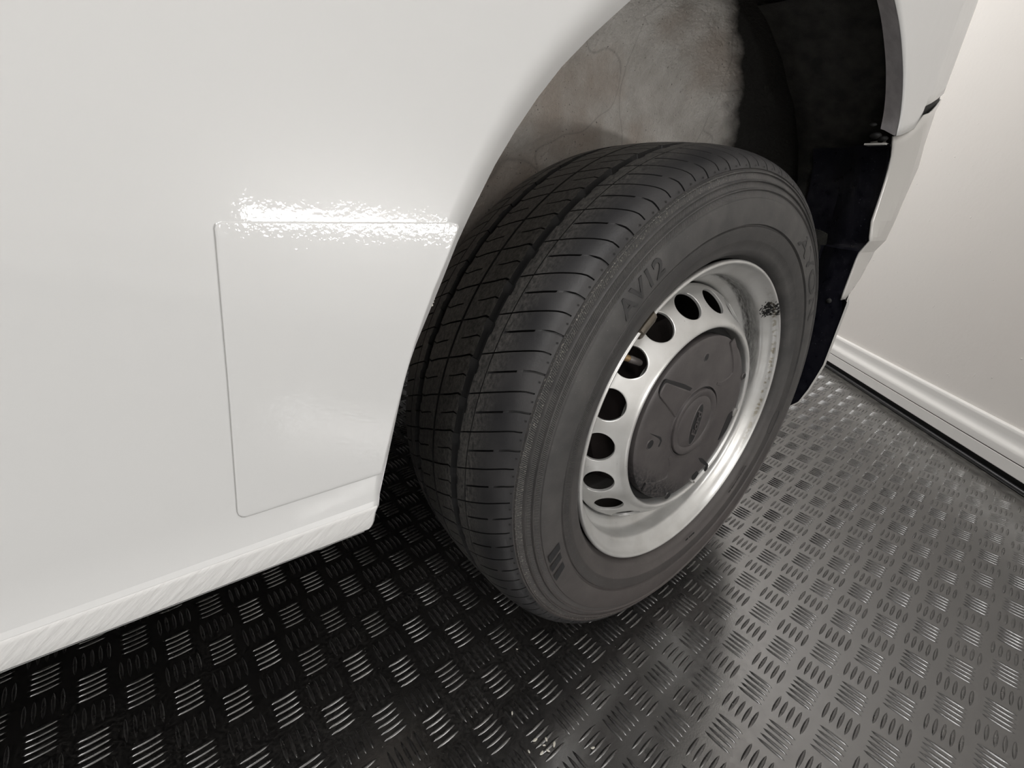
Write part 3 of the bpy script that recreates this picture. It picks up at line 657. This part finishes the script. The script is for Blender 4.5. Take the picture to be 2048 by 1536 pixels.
def pad(poly, name, mat, h0, h1, inset, r=.004):
    """a raised or sunk pad: outline at face level, inner outline at another depth"""
    Q = np.array(rounded(poly, r)); c = Q.mean(0); n_ = len(Q)
    d = np.linalg.norm(Q - c, axis=1, keepdims=True); I = c + (Q - c) * (1 - inset / d)
    V = [(x, h0, CZ + z) for x, z in Q] + [(x, h1, CZ + z) for x, z in I]
    F = [[i, (i + 1) % n_, n_ + (i + 1) % n_, n_ + i] for i in range(n_)] + [list(range(n_, 2 * n_))]
    return V, F
def raised(poly, name, mat, h=.002, base_=-.0012, inset=.0015, r=.004):
    V, F = pad(poly, name, mat, base_, base_ - h, inset, r); return mesh(name, V, F, mat, wheel, False)
# sunken frame (dark) and raised inner field of the upper left pocket
trap = [(-.0905, .0835), (-.0466, .0673), (-.0205, .0545), (-.0165, .0440), (-.0215, .0340), (-.0410, .0205), (-.0500, .0195), (-.0575, .0265), (-.0985, .0660), (-.0970, .0740)]
tq = rounded(trap, .004, 3); tq = np.array(tq); c_ = tq.mean(0); n_ = len(tq)
def shrink(Q, d, shift=(0, 0)):
    Q = np.array(Q); c = Q.mean(0); l = np.linalg.norm(Q - c, axis=1, keepdims=True); return c + (Q - c) * (1 - d / l) + np.array(shift)
def framed(poly, name, floor_y, wid, shift, top_y, r=.004):
    Q = np.array(rounded(poly, r, 4)); I = shrink(Q, wid, shift)
    n_ = len(Q)
    yb = -.0014
    rings = [[(x, yb - .0004, CZ + z) for x, z in shrink(Q, -.0006)], [(x, yb - .0006, CZ + z) for x, z in Q], [(x, floor_y, CZ + z) for x, z in shrink(Q, .0012, np.array(shift) * .15)], [(x, floor_y, CZ + z) for x, z in shrink(I, -.0006)], [(x, top_y, CZ + z) for x, z in I]]
    V, F = grid(rings, close_j=True); F = [tuple(f) for f in F]; F.append(tuple(4 * n_ + i for i in range(n_)))
    return mesh(name, V, F, None, wheel, False)
Qo = np.array(rounded(trap, .005, 5)); prism([tuple(q) for q in Qo], -.0019, -.0004, 'cap_pocket', M['capdark'], wheel)
Qi = shrink(Qo, .0026, (-.0012, -.0030)); nn_ = len(Qi)
rings = [[(x, -.0018, CZ + z) for x, z in Qi], [(x, -.0030, CZ + z) for x, z in shrink(Qi, .0010)], [(x, -.0033, CZ + z) for x, z in shrink(Qi, .0022)]]
V, F = grid(rings, close_j=True); F = [tuple(f) for f in F] + [tuple(2 * nn_ + i for i in range(nn_))]; mesh('cap_pocket_pad', V, F, M['cap'], wheel, True, 60)
# raised elbow ribs
def offset_poly(cl, wid):
    cl = np.array(cl, float); d = np.gradient(cl, axis=0); d /= np.linalg.norm(d, axis=1, keepdims=True); nn = np.stack([-d[:, 1], d[:, 0]], 1)
    w_ = np.array(wid)[:, None] if isinstance(wid, (list, tuple)) else wid
    return list(cl + nn * w_ / 2) + list((cl - nn * w_ / 2)[::-1])
def chaikin(p, k=2):
    p = [np.array(q, float) for q in p]
    for _ in range(k):
        o = [p[0]]
        for a, b in zip(p[:-1], p[1:]): o += [a * .75 + b * .25, a * .25 + b * .75]
        p = o + [p[-1]]
    return p
def rib(cl, wid, name='cap_rib', h=.0008):
    c2 = chaikin(cl); w_ = list(np.interp(np.linspace(0, 1, len(c2)), np.linspace(0, 1, len(wid)), wid))
    Q = np.array(offset_poly(c2, w_)); n_ = len(Q); I = np.array(offset_poly(c2, [max(.0006, a - .0028) for a in w_]))
    rings = [[(x, -.0012, CZ + z) for x, z in Q], [(x, -.0016 - h, CZ + z) for x, z in I]]
    V, F = grid(rings, close_j=True); F = [tuple(f) for f in F]; m_ = len(c2)
    F += [(n_ + i, n_ + i + 1, n_ + n_ - 2 - i, n_ + n_ - 1 - i) for i in range(m_ - 1)]
    return mesh(name, V, F, M['cap'], wheel, True, 25)
rib([(.052, .111), (.0725, .086), (.085, .0585), (.076, .0500), (.055, .0445), (.039, .0495)], [.011, .014, .015, .011, .0085, .006])
rib([(-.0415, -.0455), (-.032, -.060), (-.0305, -.080), (-.0375, -.0855), (-.0600, -.0865), (-.0900, -.0765)], [.006, .009, .012, .012, .013, .014], 'cap_rib', .0014)
# small dark pockets
def flat(poly, name, mat, y=-.0030, r=.003, back=-.0006):
    Q = rounded(poly, r, 3); return prism([tuple(q) for q in Q], y, back, name, mat, wheel)
flat([(.041, -.0750), (.0535, -.0795), (.0790, -.1000), (.0800, -.1095), (.0735, -.1125), (.0735, -.1010), (.0520, -.0860)], 'cap_slot', M['capdark'], -.0019)
flat([(-.1000, .0100), (-.0735, -.0030), (-.0690, -.0105), (-.0725, -.0190), (-.0755, -.0175), (-.0728, -.0105), (-.0765, -.0050)], 'cap_slot', M['capdark'], -.00185, .0015)
flat([(.1010, -.0160), (.1120, -.0130), (.1160, -.0250), (.1080, -.0480), (.0900, -.0600), (.0930, -.0420)], 'cap_slot', M['capdark'], -.0017, .003)
flat([(.0370, -.1060), (.0480, -.1010), (.0560, -.1085), (.0480, -.1165), (.0400, -.1150)], 'cap_slot', M['capdark'], -.0016, .002)
for cx, cz_, rr in ((-.0061, .0966, .0048), (.1193 * .975, .0455 * .975, .0042), (-.0942, -.0081, .0062), (-.0209, -.1190, .0048)):
    ringp = []
    for r_, y_ in ((rr + .0020, -.0010), (rr + .0008, -.0020), (rr, -.0019)): ringp.append([(cx + r_ * math.cos(t), y_, CZ + cz_ + r_ * math.sin(t)) for t in th])
    V, F = grid(ringp, close_j=True); F = [tuple(f) for f in F]; hb = mesh('bolt_hole', V, F, M['cap'], wheel, True, 40)
    V = [(cx + rr * math.cos(t), -.0019, CZ + cz_ + rr * math.sin(t)) for t in th]; mesh('bolt_hole_bore', V, [tuple(range(16))], M['capdark'], wheel, False)
for (cx, cz_, a_, L_, W_) in ((.1200, -.0180, 62, .014, .008), (.0440, -.1195, -40, .0085, .0035)):
    ca, sa = math.cos(math.radians(a_)), math.sin(math.radians(a_))
    poly = [(cx + ca * u_ - sa * v_, cz_ + sa * u_ + ca * v_) for u_, v_ in ((-L_ / 2, -W_ / 2), (L_ / 2, -W_ / 2), (L_ / 2, W_ / 2), (-L_ / 2, W_ / 2))]
    prism(poly, -.0030, .002, 'cap_clip', M['steel'], wheel, .15)
# badge
BX, BZ = -.0030, .0010
def blathe(prof, name, mat, n=96, sx=1, sz=1):
    P = [[(BX + sx * r * math.cos(t), y, CZ + BZ + sz * r * math.sin(t)) for r, y in prof] for t in 2 * PI * np.arange(n) / n]
    V, F = grid(P, close_i=True, flip=True); return mesh(name, V, F, mat, wheel, True, 35)
blathe([(.0524, -.0010), (.0522, -.0020), (.0508, -.0020), (.0500, .0002)], 'badge_gap', M['black'])
blathe([(.0500, .000), (.0500, -.0052), (.0494, -.0064), (.0482, -.0068), (.0440, -.0066), (.0405, -.0058), (.0392, -.0050), (.0384, -.0052), (.0370, -.0058), (.0300, -.0062), (.0001, -.0064)], 'badge', M['cap'])
# oval emblem: long axis upright, tilted a little; raised script inside
ea = math.radians(84); EL, EW = .0330, .0125
def el(u_, v_, y): 
    cx, cz_ = BX + .0030, BZ - .0045
    return (cx + u_ * math.cos(ea) - v_ * math.sin(ea), y, CZ + cz_ + u_ * math.sin(ea) + v_ * math.cos(ea))
rings = []
for sc, y in ((1.03, -.0060), (1.0, -.0069), (.95, -.0069), (.92, -.0063)):
    rings.append([el(EL * sc * math.cos(t), (EW + EL * (sc - 1)) * math.sin(t), y) for t in 2 * PI * np.arange(64) / 64])
V, F = grid(rings, close_j=True); mesh('badge_oval', V, F, M['cap'], wheel, True, 50)
V = [el(EL * .93 * math.cos(t), (EW - EL * .07) * math.sin(t), -.00645) for t in 2 * PI * np.arange(64) / 64]; mesh('badge_field', V, [tuple(range(64))], M['capdark'], wheel, False)
def text_mesh(txt, size, extrude=.0, shear=0, offset=0, spacing=1.0, res=3):
    cu = bpy.data.curves.new('t', 'FONT'); cu.body = txt; cu.size = size; cu.extrude = extrude; cu.shear = shear; cu.offset = offset; cu.space_character = spacing; cu.resolution_u = res
    cu.align_x = 'CENTER'; cu.align_y = 'CENTER'
    o = bpy.data.objects.new('t', cu); COL.objects.link(o); dg = bpy.context.evaluated_depsgraph_get(); dg.update()
    me = bpy.data.meshes.new_from_object(o.evaluated_get(dg)); bpy.data.objects.remove(o)
    V = np.array([v.co[:] for v in me.vertices]); F = [tuple(p.vertices) for p in me.polygons]; bpy.data.meshes.remove(me)
    return V, F
V, F = text_mesh('Ford', .0175, .0004, .35, .0003)
mesh('badge_lettering', [el(v[0] * 1.15, v[1] * 1.0, -.0072 - v[2]) for v in V], F, M['cap'], wheel, False)

# ---- tyre
def mirror(p): return [(r, .2160 - .0 - y) for r, y in p]
side_p = [(.2215, .0075), (.2250, .0040), (.2264, .0010), (.2276, -.0035), (.2298, -.0075), (.2350, -.0105), (.2440, -.0130), (.2448, -.0140), (.2475, -.0148), (.2560, -.0165), (.2605, -.0168), (.2618, -.0150), (.2630, -.0150), (.2640, -.0180), (.2700, -.0186), (.2780, -.0188), (.2860, -.0180), (.2912, -.0168),
          (.2920, -.0153), (.2990, -.0138), (.2996, -.0150), (.3004, -.0156), (.3012, -.0150), (.3018, -.0122), (.3078, -.0104), (.3084, -.0124), (.3092, -.0128), (.3100, -.0120), (.3107, -.0090), (.3168, -.0064), (.3176, -.0082), (.3186, -.0080)]
sh_p = [(.3192, -.0052), (.3205, -.0052), (.3214, -.0066), (.3240, -.0056), (.3275, -.0036), (.3305, -.0010), (.3335, .0030), (.3360, .0075), (.3382, .0125), (.3402, .0180), (.3420, .0240), (.3436, .0310), (.3448, .0370), (.3456, .0430), (.3458, .0436), (.3420, .0439), (.3420, .0447), (.3459, .0450), (.3466, .0500), (.3473, .0570),
        (.3474, .0588), (.3415, .0600), (.3405, .0615), (.3405, .0670), (.3415, .0690), (.3480, .0702), (.3484, .0760), (.3488, .0820), (.3490, .0890), (.3493, .0980), (.3494, .1050), (.3494, .1068), (.3430, .1076), (.3425, .1085)]
hf = side_p + sh_p
prof = hf + [(r, .2170 - y) for r, y in hf[::-1]]
PR = np.array(prof); NPF = len(PR)
NP = 52
# column parameters inside a pitch: narrow cuts at 0 and .5
def cutcols(c, w): return [c - w, c - w * .82, c, c + w * .82, c + w]
tcols = sorted([(t % 1) for t in cutcols(0, .020) + cutcols(.5, .026) + [.06, .13, .20, .27, .34, .41, .46, .54, .59, .66, .73, .80, .87, .94]])
cols = np.array([k + t for k in range(NP) for t in tcols])
aa = cols * 2 * PI / NP + math.radians(148.6)
tt = cols % 1.0
Yg = PR[:, 1]; Rg = PR[:, 0]
half = np.minimum(Yg, .2170 - Yg)
right = Yg > .1085
# skew of the lateral cuts across the tread (degrees)
skew = np.interp(half, [-.02, .0, .02, .044, .059, .072, .089, .107], [-3.4, -2.9, -1.3, 0.5, 1.6, -1.2, .2, 1.4])
skew = np.where(right, -skew + 3, skew)
AA = aa[:, None] + np.radians(skew)[None, :]
RR = np.repeat(Rg[None, :], len(cols), 0).copy(); YY = np.repeat(Yg[None, :], len(cols), 0).copy()
isA = (np.minimum(tt, 1 - tt) <= .0165)[:, None]; isB = (np.abs(tt - .5) <= .022)[:, None]
def rng_(lo, hi): return ((half >= lo) & (half <= hi))[None, :]
outer = (Rg > .3215)[None, :]
onrib = (np.abs(half - .065) > .0075)[None, :] & (half < .1068)[None, :]
RR -= (isA & rng_(-.0040, .0588) & outer) * .0042
RR -= (isB & (rng_(.0165, .0375)) & outer) * .0050
RR -= (isB & (rng_(-.0060, .0050)) & outer) * .0030
RR -= (isA & rng_(.0700, .0895) & onrib) * .0040
RR -= (isB & rng_(.0700, .1070) & onrib) * .0040
# notched edge of the main groove
nz = ((half > .0586) & (half < .0602))[None, :]; nz2 = ((half > .0695) & (half < .0704))[None, :]
wob = np.where((tt > .22) & (tt < .5), .0022, 0)[:, None]
sgn = np.where(right, -1, 1)[None, :]
YY += nz * wob * sgn * -1.0; YY += nz2 * np.where((tt > .5) & (tt < .78), .0018, 0)[:, None] * sgn
Xw = RR * np.cos(AA); Zw = CZ + RR * np.sin(AA)
# flattened where it stands on the floor
sq = np.clip((.0008 - Zw), 0, 1); Zw = np.maximum(Zw, .0008); YY += np.where(right[None, :], 1, -1) * sq * .5
V, F = grid(np.stack([Xw, YY, Zw], -1), close_i=True, flip=True)
tyre = mesh('tyre', V, F, [M['sidewall'], M['tread'], M['groovebottom']], wheel, True, 38)
tr = np.array([1 if (Rg[k] > .3210 or k > NPF // 2 and Rg[k] > .3) else 0 for k in range(NPF - 1)])
R0 = np.repeat(Rg[None, :], len(cols), 0); cut = (R0 - RR) > .002
cf = cut[:, :-1] | cut[:, 1:]; cf = cf | np.roll(cf, -1, 0)
gr = (Rg < np.where(half > .05, .3458, 0)) | ((half > .0437) & (half < .0449)); gf = (gr[:-1] | gr[1:])
mi = np.tile(tr, (len(cols), 1)); mi[cf & (mi == 1)] = 2; mi[:, gf & (tr == 1)] = 2
tyre.data.polygons.foreach_set('material_index', mi.reshape(-1).astype(np.int32)); tyre['label'] = 'black worn tyre with grooved tread and knurled sidewall bands'
# pits beside the shoulder ring
mb = MB()
for k in range(NP * 2):
    a = math.radians(150.4) + k * PI / NP
    if not (60 < math.degrees(a) % 360 < 290): continue
    rr, yy_ = .3240, -.0060
    c0 = np.array(wp(rr, a, yy_)); ta = np.array((-math.sin(a), 0, math.cos(a))); ra_ = np.array((math.cos(a) * .85, .5, math.sin(a) * .85)); q = .0011
    mb.add([tuple(c0 + ta * q * math.cos(t) + ra_ * q * math.sin(t) + np.array((math.cos(a) * .5, -.85, math.sin(a) * .5)) * .0003) for t in th[::2]], [tuple(range(8))])
mb.build('tyre_pits', M['black'], wheel, False)['kind'] = 'stuff'
# moulded lettering, bent round the sidewall
srt = sorted([(r, y) for r, y in side_p if r > .24]); SR = [p[0] for p in srt]; SY = [p[1] for p in srt]
def ring_text(txt, ang_mid, r_mid, size, sx=1.0, name='sidewall_lettering', mat='letter', proud=.0007, spacing=1.0, inward=False, offset=0):
    V, F = text_mesh(txt, size, .0, 0, offset, spacing)
    out = []
    for v in V:
        x, y = v[0] * sx, v[1]
        if inward: r = r_mid - y; a = math.radians(ang_mid) + x / r_mid
        else: r = r_mid + y; a = math.radians(ang_mid) - x / r_mid
        out.append(wp(r, a, float(np.interp(r, SR, SY)) - proud))
    o = mesh(name, out, F, M[mat], wheel, False)
    sd = o.modifiers.new('t', 'SOLIDIFY'); sd.thickness = proud * .9; sd.offset = 0
    return o
ring_text('AV12', 132.5, .2790, .0285, 1.05, offset=.0006)
ring_text('AVON', 44, .2790, .0280, 2.25, offset=.0004, proud=.00035)
for (a0, a1, ra, rb) in ((-164.5, -162.0, .271, .2885), (-160.8, -158.6, .272, .2895), (-157.0, -154.6, .2725, .2895)):
    A0, A1_ = math.radians(a0), math.radians(a1)
    pts = [wp(ra, A0, -.0196), wp(rb, A0 + .035, -.0192), wp(rb, A1_ + .035, -.0192), wp(ra, A1_, -.0196)]
    mesh('sidewall_chevron', pts, [(0, 1, 2, 3)], M['letter_dark'], wheel, False)
ring_text('IIIIIIIII III IIIIII II IIIIIII IIII', 318, .2350, .0062, 1.0, 'sidewall_lettering', 'letter_dark', .0008)
ring_text('IIII III II  IIIII', 284, .2330, .0050, 1.0, 'sidewall_lettering', 'letter_dark', .0008)
# embossed oval frame on the lower right of the sidewall
P = []
for t in 2 * PI * np.arange(40) / 40:
    a = math.radians(-14.5) + .085 * np.sign(math.cos(t)) * abs(math.cos(t)) ** .5; r = .2515 + .0065 * np.sign(math.sin(t)) * abs(math.sin(t)) ** .6
    P.append([wp(r + d * math.sin(t), a + d * 4 * math.cos(t), float(np.interp(r, SR, SY)) - pr0) for d, pr0 in ((.0004, .0002), (0, .0008), (-.0005, .0002))])
V, F = grid(P, close_i=True); mesh('sidewall_oval', V, F, M['letter'], wheel, True)

# ---- grit on the mat and in the tread
spots = [(-.3010, -.0577, .0021, 'pale paint chip, leftmost and topmost of the chip cluster on the mat below the tyre'),
         (-.2890, -.0648, .0017, 'pale paint chip at the upper right of the chip cluster on the mat'),
         (-.2954, -.0684, .0014, 'small pale paint chip in the middle of the chip cluster on the mat'),
         (-.2845, -.0747, .0022, 'longish pale paint chip at the right end of the chip cluster on the mat'),
         (-.2952, -.0757, .0016, 'pale paint chip in the lower right of the chip cluster on the mat'),
         (-.3034, -.0732, .0020, 'pale paint chip at the very bottom of the chip cluster on the mat'),
         (-.3149, -.0632, .0013, 'small pale paint chip at the lower left of the chip cluster on the mat'),
         (-.2484, -.1053, .0019, 'lone pale paint chip on the mat, well right of the chip cluster'),
         (-.3056, -.0162, .0015, 'lone pale round chip on the mat above the chip cluster'),
         (-.2463, .0508, .0011, 'tiny pale speck of grit on the mat just below the tyre')]
for k, (x, y, r, lab) in enumerate(spots):
    mb = MB()
    u_, v_ = np.meshgrid(np.linspace(0, PI, 5), np.linspace(0, 2 * PI, 8)[:-1], indexing='ij')
    jit = 1 + .5 * rng.random(u_.shape)
    mb.grid(np.stack([r * 1.3 * np.sin(u_) * np.cos(v_) * jit, r * .6 * np.sin(u_) * np.sin(v_) * jit, r * .35 + r * .35 * np.cos(u_)], -1), close_j=True)
    o = mb.build('paint_chip', M['debris'], None, False); o.location = (x, y, .0014); o.rotation_euler = (0, 0, k * 1.3)
    tag(o, lab, 'chip', 'paint chips on the mat')
